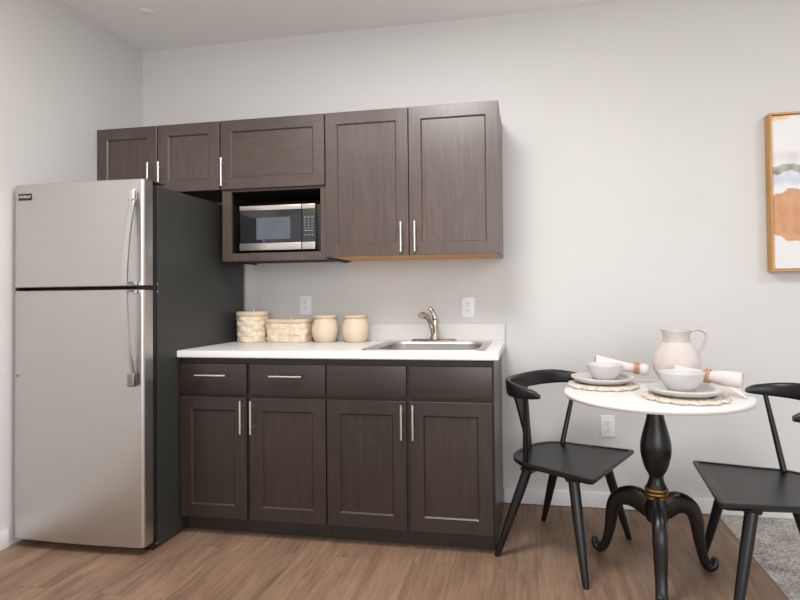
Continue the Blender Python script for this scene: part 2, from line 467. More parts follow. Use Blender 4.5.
# -- pair of short doors over the refrigerator
t = thing('upper_cabinet', (-1.9, 0, UM), 'short dark wood wall cabinet with two doors, above the refrigerator', 'cabinet'); rel = under(t)
x0, x1, xm = WX + .002, -1.5155, -1.904
rel(panels('carcass', [(x0, x0 + .016, UY + .02, -.001, UM, UT), (x1 - .016, x1, UY + .02, -.001, UM, UT),
                   (x0 + .016, x1 - .016, UY + .02, -.001, UT - .016, UT), (x0 + .016, x1 - .016, UY + .02, -.001, UM + .004, UM + .02),
                   (x0 + .016, x1 - .016, -.012, -.001, UM + .02, UT - .016), (xm - .02, xm + .02, UY + .02, UY + .04, UM, UT)], M['cabdark'], t))
d = rel(shaker('door', x0 + .001, xm - .004, UM + .003, UT - .002, UY, t, M['cabv'])); rel(bar_handle(-1.944, 1.862, .155, UY, d))
d = rel(shaker('door', xm + .004, x1 - .004, UM + .003, UT - .002, UY, t, M['cabv'])); rel(bar_handle(-1.876, 1.862, .155, UY, d))

# -- microwave cabinet
t = thing('upper_cabinet', (-1.21, 0, UB), 'dark wood wall cabinet with one flip door over an open microwave shelf', 'cabinet'); rel = under(t)
x0, x1 = -1.5145, -.9055
UB_ = UB; UB = 1.375
nz0, nz1 = 1.418, UM - .010
yf = UY + .0195
rel(panels('carcass', [(x0, x0 + .016, yf + .019, -.001, UB, UT), (x1 - .016, x1, yf + .019, -.001, UB, UT),
                   (x0 + .016, x1 - .016, yf + .019, -.001, UT - .016, UT), (x0 + .016, x1 - .016, -.012, -.001, UB + .01, UT - .016)], M['cabdark'], t))
rel(panels('face_frame', [(x0, x0 + .056, yf, yf + .018, UB, UT), (x1 - .033, x1, yf, yf + .018, UB, UT),
                      (x0 + .056, x1 - .033, yf, yf + .018, UB, nz0), (x0 + .056, x1 - .033, yf, yf + .018, nz1, nz1 + .05)], M['cabv'], t))
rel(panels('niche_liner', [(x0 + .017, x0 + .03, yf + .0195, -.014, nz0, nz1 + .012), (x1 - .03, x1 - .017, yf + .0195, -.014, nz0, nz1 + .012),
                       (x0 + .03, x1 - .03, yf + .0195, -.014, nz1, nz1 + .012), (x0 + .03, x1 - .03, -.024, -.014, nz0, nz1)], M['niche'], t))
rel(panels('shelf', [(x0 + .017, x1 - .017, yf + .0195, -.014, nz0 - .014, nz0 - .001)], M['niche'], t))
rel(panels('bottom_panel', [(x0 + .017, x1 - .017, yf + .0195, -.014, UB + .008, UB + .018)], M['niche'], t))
d = rel(shaker('door', x0 + .003, x1 - .003, UM + .003, UT - .002, UY, t, M['cabh'])); rel(bar_handle(-1.492, 1.864, .155, UY, d))

UB = UB_
# -- tall pair on the right
t = thing('upper_cabinet', (-.44, 0, UB), 'tall dark wood wall cabinet with two long doors, at the right end', 'cabinet'); rel = under(t)
x0, x1, xm = -.9045, .017, -.449
rel(panels('carcass', [(x0, x0 + .016, yf, -.001, UB, UT), (x0 + .016, x1 - .016, yf, -.001, UT - .016, UT),
                   (x0 + .016, x1 - .016, -.012, -.001, UB + .02, UT - .016), (xm - .02, xm + .02, yf, yf + .018, UB + .02, UT - .016),
                   (x0 + .016, x1 - .016, yf, yf + .018, UB + .02, UB + .05)], M['cabdark'], t))
rel(panels('side_panel', [(x1 - .015, x1 - .001, UY + .0205, -.001, UB, UT)], M['cabv'], t))
rel(panels('bottom_panel', [(x0 + .017, x1 - .017, yf + .001, -.013, UB + .004, UB + .016)], M['raw'], t))
d = rel(shaker('door', x0 + .003, xm - .002, UB + .002, UT - .002, UY, t, M['cabv'])); rel(bar_handle(-.487, 1.478, .155, UY, d))
d = rel(shaker('door', xm + .002, x1 - .001, UB + .002, UT - .002, UY, t, M['cabv'])); rel(bar_handle(-.414, 1.478, .155, UY, d))

# -- base cabinets
DY = -.67; CT = .8765
def base_unit(x0, x1, xm, label, drawers, right=False):
    t = thing('base_cabinet', ((x0 + x1) / 2, 0, 0), label, 'cabinet'); rel = under(t)
    fy = DY + .0195
    rel(panels('carcass', [(x0, x0 + .016, fy + .019, -.002, .09, CT), (x1 - .016, x1, fy + .019, -.002, .09, CT),
                       (x0 + .016, x1 - .016, fy + .019, -.002, .09, .106), (x0 + .016, x1 - .016, -.012, -.002, .106, CT)], M['cabdark'], t))
    rel(panels('face_frame', [(x0, x0 + .03, fy, fy + .018, .09, CT), (x1 - .03, x1, fy, fy + .018, .09, CT), (xm - .025, xm + .025, fy, fy + .018, .09, CT),
                          (x0 + .03, xm - .025, fy, fy + .018, .84, CT), (xm + .025, x1 - .03, fy, fy + .018, .84, CT),
                          (x0 + .03, xm - .025, fy, fy + .018, .665, .715), (xm + .025, x1 - .03, fy, fy + .018, .665, .715),
                          (x0 + .03, xm - .025, fy, fy + .018, .09, .12), (xm + .025, x1 - .03, fy, fy + .018, .09, .12)], M['cabdark'], t))
    rel(panels('toe_kick', [(x0, x1, DY + .075, DY + .09, .001, .089)], M['toe'], t))
    if right:
        rel(panels('side_panel', [(x1 + .0005, x1 + .0055, fy + .001, -.002, .09, CT), (x1 + .0005, x1 + .0055, DY + .075, -.002, .001, .089)], M['basev'], t))
    for a, c, hx in ((x0 + .003, xm - .008, xm - .026), (xm + .008, x1 - .003, xm + .046)):
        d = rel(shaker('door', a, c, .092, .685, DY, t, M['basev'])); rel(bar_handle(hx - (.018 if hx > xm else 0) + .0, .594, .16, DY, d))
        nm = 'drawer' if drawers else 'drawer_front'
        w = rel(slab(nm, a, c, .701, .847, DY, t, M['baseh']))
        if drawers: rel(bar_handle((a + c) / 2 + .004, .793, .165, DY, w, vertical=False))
    return t
base_unit(-1.5665, -.796, -1.196, 'dark wood base cabinet with two drawers over two doors, beside the refrigerator', True)
base_unit(-.795, -.0075, -.398, 'dark wood sink base cabinet with two plain panels over two doors', False, True)

# -- counter with a cut-out for the sink
SX0, SX1, SY0, SY1 = -.610, -.075, -.590, -.14
CX0, CX1, CY0, CY1, CZ0, CZ1 = -1.568, .021, -.686, -.001, .878, .914
t = thing('countertop', (-.78, 0, CZ0), 'white laminate worktop with a low backsplash over the base cabinets', 'countertop'); rel = under(t)
bm = NB()
def rr(a, z, inner=False):
    if inner: return [(SX0, SY0, z), (SX1, SY0, z), (SX1, SY1, z), (SX0, SY1, z)]
    return [(CX0 + a, CY0 + a, z), (CX1 - a, CY0 + a, z), (CX1 - a, CY1, z), (CX0 + a, CY1, z)]
R = ring_loft(bm, [rr(0, CZ1, True), rr(.006, CZ1), rr(.002, CZ1 - .002), rr(0, CZ1 - .007), rr(0, CZ0 + .004), rr(.004, CZ0), rr(0, CZ0, True)], False, False)
for i in range(4): bm.faces.new((R[0][i], R[0][(i + 1) % 4], R[-1][(i + 1) % 4], R[-1][i]))
rel(finish('worktop', bm, M['counter'], t))
rel(finish('backsplash', box(NB(), CX0, CX1 - .001, -.021, -.001, CZ1 + .0003, 1.012, .003), M['splash'], t))

# -- sink
t = thing('kitchen_sink', (-.365, -.34, CZ1), 'stainless drop-in sink set into the white worktop', 'sink'); rel = under(t)
bm = NB()
z = CZ1
rings = [rrect(-.640, -.045, -.618, -.055, .03, z + .0005), rrect(-.637, -.048, -.615, -.058, .03, z + .005), rrect(-.628, -.057, -.606, -.068, .03, z + .006),
         rrect(-.603, -.082, -.582, -.150, .09, z + .004), rrect(-.597, -.088, -.576, -.157, .085, z - .006), rrect(-.590, -.096, -.568, -.165, .08, z - .12),
         rrect(-.57, -.116, -.548, -.185, .075, z - .155), rrect(-.53, -.16, -.49, -.245, .06, z - .160), rrect(-.405, -.325, -.392, -.312, .038, z - .165)]
ring_loft(bm, rings[4:], False, True)
rel(finish('basin', bm, M['sink'], t, angle=50))
bm = NB(); ring_loft(bm, rings[:5], False, False)
rel(finish('rim', bm, M['rim'], t, angle=50))
bm = NB(); lathe(bm, [(.042, z - .1635), (.042, z - .161), (.034, z - .160), (.03, z - .1635), (.001, z - .1640)], -.365, -.352, 32, False, False)
rel(finish('drain', bm, M['nickel'], t))

# -- faucet
t = thing('kitchen_faucet', (-.372, -.105, CZ1 + .0065), 'brushed nickel single-lever faucet behind the sink', 'faucet')
bm = NB()
for sx in (0,):
    ring = lambda a, zz: [(1.0 * (.128 - a) * math.cos(2 * PI * i / 40), (.034 - a) * math.sin(2 * PI * i / 40), zz) for i in range(40)]
    ring_loft(bm, [ring(0, .0), ring(0, .006), ring(.004, .010), ring(.012, .011)])
finish('base_plate', bm, M['faucet'], t)
bm = NB(); lathe(bm, [(.028, .0115), (.027, .02), (.023, .03), (.0225, .085), (.024, .105), (.021, .118), (.012, .125), (.001, .126)], .005, 0, 32, False, True)
finish('body', bm, M['faucet'], t)
bm = NB()
path = catmull([(0, -.012, .040), (-.006, -.026, .085), (-.016, -.046, .118), (-.030, -.075, .140), (-.044, -.102, .147), (-.052, -.118, .144)], 6)
sweep(bm, path, [.014 + .004 * min(1, i / 20) for i in range(len(path))], n=20)
finish('spout', bm, M['faucet'], t)
bm = NB()
path = catmull([(.006, .0, .12), (.002, .004, .14), (-.008, .008, .162), (-.022, .012, .178), (-.030, .014, .182)], 5)
sweep(bm, path, [(.010 + .0018 * min(i, 8) / 4, .014 - .003 * i / 20) for i in range(len(path))], side=(0, -1, .1), n=16)
finish('lever', bm, M['faucet'], t)

# ------------------------------------------------------------------ refrigerator
FX0, FX1, FB, FD = -2.270, -1.571, -.825, -.925
t = thing('refrigerator', ((FX0 + FX1) / 2, -.45, 0), 'stainless top-freezer refrigerator with dark grey sides, by the left wall', 'refrigerator'); rel = under(t)
rel(finish('case', box(NB(), FX0 + .004, FX1, FB, -.03, .012, 1.708, .004), M['fridgeside'], t))
def fdoor(name, z0, z1):
    bm = NB(); pts = []
    x0, x1, r = FX0, FX1 - .001, .016
    yb = FB - .032
    n = 14
    outline = [(x0, yb), (x0, FD + r + .004)]
    for i in range(1, 7):
        a = PI + PI / 2 * i / 6; outline.append((x0 + r + r * math.cos(a), FD + r + .004 + r * math.sin(a)))
    for i in range(1, n):
        f = i / n; outline.append((x0 + r + (x1 - x0 - 2 * r) * f, FD + .004 - .010 * math.sin(PI * f) ** .8))
    for i in range(0, 7):
        a = -PI / 2 + PI / 2 * i / 6; outline.append((x1 - r + r * math.cos(a), FD + r + .004 + r * math.sin(a)))
    outline.append((x1, yb))
    cx, cy = (x0 + x1) / 2, (yb + FD) / 2
    def lay(z, s): return [(cx + (x - cx) * (1 - s / .35), cy + (y - cy) * (1 - s / .04), z) for x, y in outline]
    ring_loft(bm, [lay(z0, .003), lay(z0 + .003, 0), lay(z1 - .003, 0), lay(z1, .003)])
    return finish(name, bm, M['steel'], t)
upd = rel(fdoor('freezer_door', 1.231, 1.722))
lod = rel(fdoor('fridge_door', .040, 1.214))
rel(finish('gasket', box(NB(), FX0 + .012, FX1 - .002, FB - .0316, FB - .0004, .05, 1.700, .001), M['gasket'], t))
rel(finish('base_grille', box(NB(), FX0 + .02, FX1 - .004, FB - .03, FB - .0004, .006, .036, .003), M['blackp'], t))
for x in (FX0 + .05, FX1 - .05):
    for y in (-.8, -.08):
        bm = NB(); lathe(bm, [(.018, 0.0005), (.018, .008), (.008, .0118)], x, y, 16)
        rel(finish('leveling_foot', bm, M['blackp'], t))
# hinges, plus an added gap block
rel(finish('gap_block', box(NB(), FX0 + .003, FX0 + .02, FD + .012, FB - .0325, 1.2145, 1.2305, .001), M['gasket'], t))  # added dark block, stops the wall showing through the left of the door gap
bm = NB(); box(bm, FX1 - .075, FX1 - .004, FB - .065, FB + .07, 1.7225, 1.729, .002)
rel(finish('top_hinge', bm, M['steelside'], t))
bm = NB(); box(bm, FX0 + .012, FX0 + .05, FB - .05, FB + .06, 1.7225, 1.732, .002)
rel(finish('top_hinge', bm, M['blackp'], t))
bm = NB(); box(bm, FX1 - .05, FX1 - .0, FB - .08, FB - .0322, 1.217, 1.228, .001)
rel(finish('middle_hinge', bm, M['blackp'], t))
for zz in (1.205, 1.242, .028):
    bm = NB(); sweep(bm, [(FX1 + .0002, FB - .004 if zz > .1 else FB - .012, zz), (FX1 + .003, FB - .004 if zz > .1 else FB - .012, zz)], .005, n=12)
    rel(finish('hinge_screw', bm, M['nickel'], t))
# handles: blades bowing away from the doors, deepest at the split
def blade(zs, door):
    bm = NB(); rings = []
    for zz, yo, x, w, th in zs:
        y = FD - .002 - yo
        rings.append([(x - w / 2, y - th * .3, zz), (x - w / 4, y - th / 2, zz), (x + w / 4, y - th / 2, zz), (x + w / 2, y - th * .3, zz),
                      (x + w / 2, y + th * .4, zz), (x + w / 4, y + th / 2, zz), (x - w / 4, y + th / 2, zz), (x - w / 2, y + th * .4, zz)])
    ring_loft(bm, rings)
    return bm
hx = -1.614
zs = [(1.2335, .066, hx, .036, .013)] + [(1.24 + (1.632 - 1.24) * f, .066 - .052 * f ** 1.8, hx + .004 * f, .036 - .006 * f, .013) for f in [i / 14 for i in range(15)]]
bm = blade(zs, upd)
box(bm, hx - .014, hx + .016, FD - .064, FD - .004, 1.2335, 1.2485, .002)
rel(finish('handle', bm, M['steelv'], upd))
bm = NB(); box(bm, hx - .011, hx + .021, FD - .030, FD - .0055, 1.618, 1.672, .009, 3)
rel(finish('handle_cap', bm, M['nickel'], upd))
zs = [(1.2115, .066, hx, .036, .013)] + [(1.205 - (1.205 - .812) * f, .066 - .046 * f ** 1.8, hx + .004 * f, .036 - .004 * f, .013) for f in [i / 14 for i in range(15)]]
bm = blade(zs, lod)
box(bm, hx - .014, hx + .016, FD - .064, FD - .004, 1.1965, 1.2115, .002)
rel(finish('handle', bm, M['steelv'], lod))
bm = NB(); box(bm, hx - .014, hx + .022, FD - .034, FD - .0055, .774, .837, .008, 3)
rel(finish('handle_cap', bm, M['steelside'], lod))
bx, bz = FX0 + .070, 1.662
yb = FD - .0012
b_ = rel(finish('badge', box(NB(), bx - .037, bx + .037, yb - .002, yb + .003, bz - .0155, bz + .0155, .001), M['blackp'], upd))
tx = text_obj('lettering', 'CROSLEY', .0165, M['white'], b_, (bx, yb - .0022, bz))
tx.location = Vector((bx, yb - .0022, bz)) - Vector(t.location)
bm = NB(); sweep(bm, [(FX0 + .026, FD + .002, .812), (FX0 + .026, FD - .0025, .812)], .006, n=14)
rel(finish('door_plug', bm, M['steelside'], lod))

# ------------------------------------------------------------------ microwave
mx0, mx1, my, mz0, mz1 = -1.408, -.968, -.362, 1.428, 1.678
t = thing('microwave', ((mx0 + mx1) / 2, -.2, nz0), 'small stainless and black microwave on the open shelf of the wall cabinet', 'microwave'); rel = under(t)
rel(finish('housing', box(NB(), mx0 + .002, mx1 + .016, my + .032, -.05, mz0, mz1, .003), M['blackp'], t))
for x in (mx0 + .05, mx1 - .04):
    for y in (my + .06, -.09):
        bm = NB(); lathe(bm, [(.012, nz0 - .0005), (.013, mz0 - .0002)], x, y, 14); rel(finish('foot', bm, M['blackp'], t))
xs = mx1 - .077
dr = rel(finish('door', box(NB(), mx0, xs - .0015, my, my + .0315, mz0 + .002, mz1 - .001, .004), M['mwglass'], t))
rel(finish('window', box(NB(), mx0 + .098, xs - .066, my - .0012, my - .0002, mz0 + .062, mz1 - .068, .0004, 1), M['mwwin'], dr))
rel(finish('door_trim', box(NB(), mx0 + .0005, xs - .002, my - .004, my - .0002, mz1 - .028, mz1 - .002, .0015), M['mwsteel'], dr))
rel(finish('door_trim', box(NB(), mx0 + .0005, xs - .002, my - .006, my - .0002, mz0 + .003, mz0 + .042, .0025), M['mwsteel'], dr))
rel(finish('badge', box(NB(), (mx0 + xs) / 2 - .03, (mx0 + xs) / 2 + .026, my - .0068, my - .0061, mz0 + .019, mz0 + .026, .0002, 1), M['key'], dr))
cp = rel(finish('control_panel', box(NB(), xs + .0015, mx1, my, my + .0315, mz0 + .002, mz1 - .001, .004), M['mwpanel'], t))
rel(finish('panel_trim', box(NB(), xs + .002, mx1 - .0005, my - .004, my - .0002, mz1 - .028, mz1 - .002, .0015), M['mwsteel'], cp))
rel(finish('panel_trim', box(NB(), xs + .002, mx1 - .0005, my - .006, my - .0002, mz0 + .003, mz0 + .042, .0025), M['mwsteel'], cp))
rel(finish('display', box(NB(), xs + .014, mx1 - .012, my - .0012, my - .0002, mz1 - .056, mz1 - .036, .0003, 1), M['lcd'], cp))
for i, zz in enumerate([.072, .088, .102, .116, .130, .146, .168]):
    if i == 5:
        rel(finish('key', box(NB(), xs + .012, mx1 - .011, my - .001, my - .0002, mz1 - zz - .001, mz1 - zz + .001, .0002, 1), M['key'], cp)); continue
    for k in range(3):
        xx = xs + .018 + k * .021; h = .0035 if i in (0, 6) else .0022
        rel(finish('key', box(NB(), xx - .0045, xx + .0045, my - .001, my - .0002, mz1 - zz - h / 2 - .002, mz1 - zz + h / 2 - .002, .0002, 1), M['key'], cp))

# ------------------------------------------------------------------ wall outlets
def outlet(x, z, label, w=.076, h=.118):
    t = thing('wall_outlet', (x, 0, z), label, 'outlet')
    finish('cover_plate', box(NB(), -w / 2, w / 2, -.006, -.0006, -h / 2, h / 2, .003, 3), M['white'], t)
    for s in (-1, 1):
        bm = NB()
        sweep(bm, [(0, -.0058, s * .0195), (0, -.0085, s * .0195)], [(.0145, .0165), (.0145, .0165)], side=(0, 0, 1), n=28, power=3.2)
        rc = finish('receptacle', bm, M['white'], t)
        bm = NB()
        for q in (-1, 1): box(bm, q * .0062 - .0012, q * .0062 + .0012, -.0091, -.0086, s * .0195 + .0005, s * .0195 + .0085, .0001, 1)
        sweep(bm, [(0, -.0086, s * .0195 - .007), (0, -.0091, s * .0195 - .007)], .0026, n=10)
        finish('slots', bm, M['slot'], rc)
    bm = NB(); sweep(bm, [(0, -.006, 0), (0, -.0072, 0)], .003, n=12); finish('screw', bm, M['nickel'], t)
outlet(-1.18, 1.124, 'white wall outlet above the lidded baskets on the counter')
outlet(-.190, 1.105, 'white wall outlet to the right of the faucet')
outlet(.572, .448, 'white wall outlet low on the wall, under the round table')

# ------------------------------------------------------------------ baskets and jars
def weave_rings(bm, shape, z0, z1, rows, cols, per=6, amp=.0035, taper=0.0, sub=5):
    n = cols * per; rings = []
    for r in range(rows * sub + 1):
        row = min(rows - 1, r // sub); f = (r % sub) / sub if r < rows * sub else 1.0
        zz = z0 + (z1 - z0) * r / (rows * sub)
        ring = []
        for i in range(n):
            a = 2 * PI * i / n
            px, py, nx, ny = shape(a)
            ph = (i / per + (row % 2)) % 2.0           # over on one stake, under on the next
            over = math.sin(PI * ph) ** .35 if ph < 1 else -.35 * math.sin(PI * (ph - 1)) ** .35
            e = math.sin(PI * f) ** .25 if 0 < f < 1 else 0
            dlt = amp * (over * e - (1 - e) * .45) - taper * (1 - r / (rows * sub))
            ring.append((px + nx * dlt, py + ny * dlt, zz))
        rings.append(ring)
    ring_loft(bm, rings)
def ell(rx, ry, p=2.0):
    def f(a):
        c, s = math.cos(a), math.sin(a); e = 2 / p
        x = rx * math.copysign(abs(c) ** e, c); y = ry * math.copysign(abs(s) ** e, s)
        l = math.hypot(x / rx / rx, y / ry / ry) or 1
        return x, y, (x / rx / rx) / l, (y / ry / ry) / l
    return f
def lid(bm, shape, z0, h, out=.004, n=64):
    def ring(d, z):
        r = []
        for i in range(n):
            x, y, nx, ny = shape(2 * PI * i / n); r.append((x + nx * d, y + ny * d, z))
        return r
    ring_loft(bm, [ring(-.004, z0), ring(out, z0), ring(out + .001, z0 + h * .3), ring(out, z0 + h * .8), ring(out - .003, z0 + h), ring(-.02, z0 + h * 1.02)])
cz = CZ1 + .0006
t = thing('woven_basket', (-1.456, -.135, cz), 'tall round woven splint basket with a flat lid, next to the refrigerator', 'basket')
sh = ell(.089, .088)
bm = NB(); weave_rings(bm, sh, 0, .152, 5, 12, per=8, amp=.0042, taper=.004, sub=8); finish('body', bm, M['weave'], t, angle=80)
bm = NB(); lid(bm, sh, .1525, .025, .004); finish('lid', bm, M['basketlid'], t)
bm = NB(); lathe(bm, [(.006, .1775), (.005, .182), (.008, .186), (.007, .190), (.001, .192)], 0, .01, 16); finish('knob', bm, M['basketlid'], t)
t = thing('woven_basket', (-1.222, -.135, cz), 'low oblong woven splint basket with a flat lid, between the round basket and the jars', 'basket')
sh = ell(.128, .078, 4.5)
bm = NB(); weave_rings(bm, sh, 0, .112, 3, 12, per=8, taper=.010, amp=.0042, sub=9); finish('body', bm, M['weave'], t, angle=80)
bm = NB(); lid(bm, sh, .1125, .020, .004); finish('lid', bm, M['basketlid'], t)
bm = NB(); lathe(bm, [(.006, .1325), (.005, .137), (.008, .140), (.007, .145), (.001, .147)], 0, .01, 16); finish('knob', bm, M['basketlid'], t)
prof = [(.050, 0), (.056, .003), (.068, .022), (.0765, .05), (.078, .075), (.073, .102), (.065, .122), (.0625, .130), (.0635, .136)]
prof = [(r, z) for r, z in catmull(prof, 4)]
for x, lab in ((-1.004, 'pale wooden lidded jar standing next to the oblong basket'), (-.822, 'pale wooden lidded jar nearest the sink')):
    t = thing('lidded_jar', (x, -.135, cz), lab, 'jar', group='wooden jars on the counter')
    bm = NB(); lathe(bm, prof); finish('body', bm, M['jar'], t)
    bm = NB(); lathe(bm, [(.062, .1365), (.066, .1367), (.068, .142), (.068, .149), (.065, .153), (.03, .156), (.001, .1565)], 0, 0); finish('lid', bm, M['jarlid'], t)

# ------------------------------------------------------------------ painting
t = thing('framed_painting', (1.389, -.001, 1.279), 'abstract painting of orange and grey washes in a golden wood frame', 'painting')
W_, H_, dp = .66, .818, .06
bm = NB(); fw = .010
for p in ((0, fw, 0, H_), (W_ - fw, W_, 0, H_), (fw, W_ - fw, 0, fw), (fw, W_ - fw, H_ - fw, H_)):
    box(bm, p[0], p[1], -dp, -.0005, p[2], p[3], .0012)
finish('frame', bm, M['frame'], t)
o = finish('canvas', box(NB(), 0, W_ - 2 * fw - .008, 0, .02, 0, H_ - 2 * fw - .008, .001), M['art'], t, loc=(fw + .004, -dp + .010, fw + .004))

# ------------------------------------------------------------------ table
TX, TY, TZ = .674, -.702, .757
t = thing('pedestal_table', (TX, TY, 0), 'round white-topped pedestal table with black turned column and three legs', 'table')
bm = NB(); lathe(bm, [(.355, TZ - .024), (.368, TZ - .021), (.373, TZ - .012), (.372, TZ - .005), (.367, TZ - .001), (.36, TZ)], 0, 0, 96)
finish('tabletop', bm, M['marble'], t, angle=60)
bm = NB()
col = catmull([(.058, TZ - .0245), (.05, .722), (.035, .700), (.032, .675), (.038, .640), (.050, .595), (.0600, .550), (.0620, .52), (.058, .485), (.046, .440), (.031, .412), (.029, .398), (.034, .378), (.042, .362), (.042, .355), (.040, .30), (.046, .285), (.046, .232), (.034, .215), (.012, .206)], 4)
lathe(bm, col[::-1], 0, 0, 40)
finish('column', bm, M['tableblack'], t, angle=60)
for zz in (.352, .336, .320):
    bm = NB()
    lathe(bm, [(.0425, zz - .0072), (.0455, zz - .0062), (.0485, zz), (.0455, zz + .0062), (.0425, zz + .0072)], 0, 0, 40, False, False)
    finish('gold_ring', bm, M['gold'], t)
for a in (141, 13, 261):
    a = math.radians(a); ux, uy = math.cos(a), math.sin(a)
    pr = catmull([(.03, .262, .046, .026), (.065, .282, .050, .025), (.105, .292, .047, .025), (.15, .287, .040, .025), (.190, .266, .034, .025), (.215, .228, .029, .025), (.226, .18, .025, .024),
                  (.234, .13, .022, .022), (.246, .085, .0195, .020), (.262, .045, .019, .020), (.283, .0215, .020, .022), (.306, .026, .0185, .022), (.318, .043, .0145, .018), (.316, .056, .009, .012)], 5)
    bm = NB()
    k_ = .77 if a < .5 else (.94 if a < 3 else 1.0)
    sweep(bm, [(s * ux * k_, s * uy * k_, z) for s, z, _, _ in pr], [(tt * 1.12, n_) for _, _, n_, tt in pr], side=(-uy, ux, 0), n=20, power=2.3)
    finish('leg', bm, M['tableblack'], t, angle=70)

# ------------------------------------------------------------------ chairs
def outline_seat(inset, z):
    """front edge at x = 0, rounded back at x = -.455"""
    pts = []
    hw, hb = .262 - inset, .226 - inset
    xf = 0 - inset; xs = -.26
    right = [(xf, -hw + .008), (xf - .008, -hw)]
    m = 6
    for i in range(1, m + 1):
        f = i / m; right.append((xf - .008 + (xs - xf + .008) * f, -hw + (hw - hb) * f))
    bx = -.455 + inset
    for i in range(1, 13):
        a = PI / 2 * i / 12
        e = 2 / 2.5
        right.append((xs + (bx - xs) * math.sin(a) ** e, -hb * math.cos(a) ** e if i < 12 else 0))
    left = [(x, -y) for x, y in right[-2::-1]]
    return [(x, y, z) for x, y in right + left]
def make_chair(loc, rz, label):
    t = thing('dining_chair', loc, label, 'chair', rz, 'black chairs at the pedestal table')
    SZ = .432
    bm = NB()
    rings = [outline_seat(.030, SZ - .034), outline_seat(.012, SZ - .026), outline_seat(0, SZ - .014), outline_seat(0, SZ - .002), outline_seat(.002, SZ),
             outline_seat(.014, SZ), outline_seat(.020, SZ - .005), outline_seat(.05, SZ - .007)]
    ring_loft(bm, rings)
    finish('seat', bm, M['chair'], t, angle=30)
    for (a, c) in (((-.120, .185, SZ - .036), (-.036, .276, 0.0)), ((-.34, .165, SZ - .036), (-.462, .240, 0.0))):
        for s in (-1, 1):
            p0 = Vector((a[0], a[1] * s, a[2])); p1 = Vector((c[0], c[1] * s, c[2]))
            bm = NB(); pts = [p0.lerp(p1, f) for f in (0, .3, .6, .96)]
            q = p1.copy()
            rings = []
            for f, r in ((0, .0235), (.3, .0228), (.65, .0190), (.985, .0138), (1, .0125)):
                p = p0.lerp(p1, f)
                if f == 0: p.z = SZ - .0355
                if f == 1: p.z = .0008
                rings.append([(p.x + r * math.cos(2 * PI * k / 12), p.y + r * math.sin(2 * PI * k / 12), p.z) for k in range(12)])
            ring_loft(bm, rings)
            finish('leg', bm, M['chair'], t, angle=50)
    for x in (-.120, -.34):
        bm = NB(); hy = .215 if x > -.2 else .195
        ring_loft(bm, [[(x - .026, y, SZ - .036 - d), (x + .026, y, SZ - .036 - d), (x + .026, y, SZ - .0345), (x - .026, y, SZ - .0345)] for y, d in ((-hy, .002), (-hy + .02, .018), (hy - .02, .018), (hy, .002))])
        finish('cross_rail', bm, M['chair'], t)
    # backrest: a U-shaped rail wrapping the sitter, blade-like at the back, tapering along the arms
    half = [(-.472, 0, .716, .786, .011), (-.462, .085, .716, .788, .011), (-.435, .165, .718, .790, .011), (-.395, .228, .720, .789, .0125),
            (-.345, .266, .722, .783, .015), (-.295, .283, .725, .775, .018), (-.250, .287, .729, .766, .018), (-.222, .285, .733, .750, .013)]
    full = [(x, -y, a, b_, w) for x, y, a, b_, w in half[:0:-1]] + half
    full = catmull(full, 5)
    bm = NB(); rings = []
    for i, (x, y, a, b_, w) in enumerate(full):
        p = full[min(i + 1, len(full) - 1)]; q = full[max(i - 1, 0)]
        tx, ty = p[0] - q[0], p[1] - q[1]; l = math.hypot(tx, ty); nx, ny = ty / l, -tx / l      # outward normal
        if nx * (x + .2) + ny * y < 0: nx, ny = -nx, -ny
        zc, hh = (a + b_) / 2, (b_ - a) / 2
        lean = .10
        ring = []
        for k in range(16):
            an = 2 * PI * k / 16; c, s = math.cos(an), math.sin(an)
            c = math.copysign(abs(c) ** .6, c); s = math.copysign(abs(s) ** .6, s)
            o_ = w * c + lean * hh * s
            ring.append((x + nx * o_, y + ny * o_, zc + hh * s))
        rings.append(ring)
    ring_loft(bm, rings)
    finish('back_rail', bm, M['chair'], t, angle=60)
    for s in (-1, 1):
        bm = NB(); sweep(bm, [(-.335, .200 * s, SZ - .004), (-.314, .238 * s, .58), (-.292, .276 * s, .735)], [.0125, .0115, .0095], n=14)
        finish('spindle', bm, M['chair'], t, angle=60)
    bm = NB()
    rings = []
    for x, hw, zz in ((-.418, .022, SZ - .004), (-.432, .032, .53), (-.452, .055, .65), (-.467, .078, .728)):
        rings.append([(x - .006, -hw, zz), (x + .006, -hw, zz), (x + .006, hw, zz), (x - .006, hw, zz)])
    ring_loft(bm, rings)
    finish('splat', bm, M['chair'], t)
    return t
make_chair((.523, -.641, 0), -.462, 'black wooden dining chair between the base cabinets and the round table')
make_chair((.831, -.813, .0038), 3.041, 'black wooden dining chair right of the table, cut off by the photo edge')

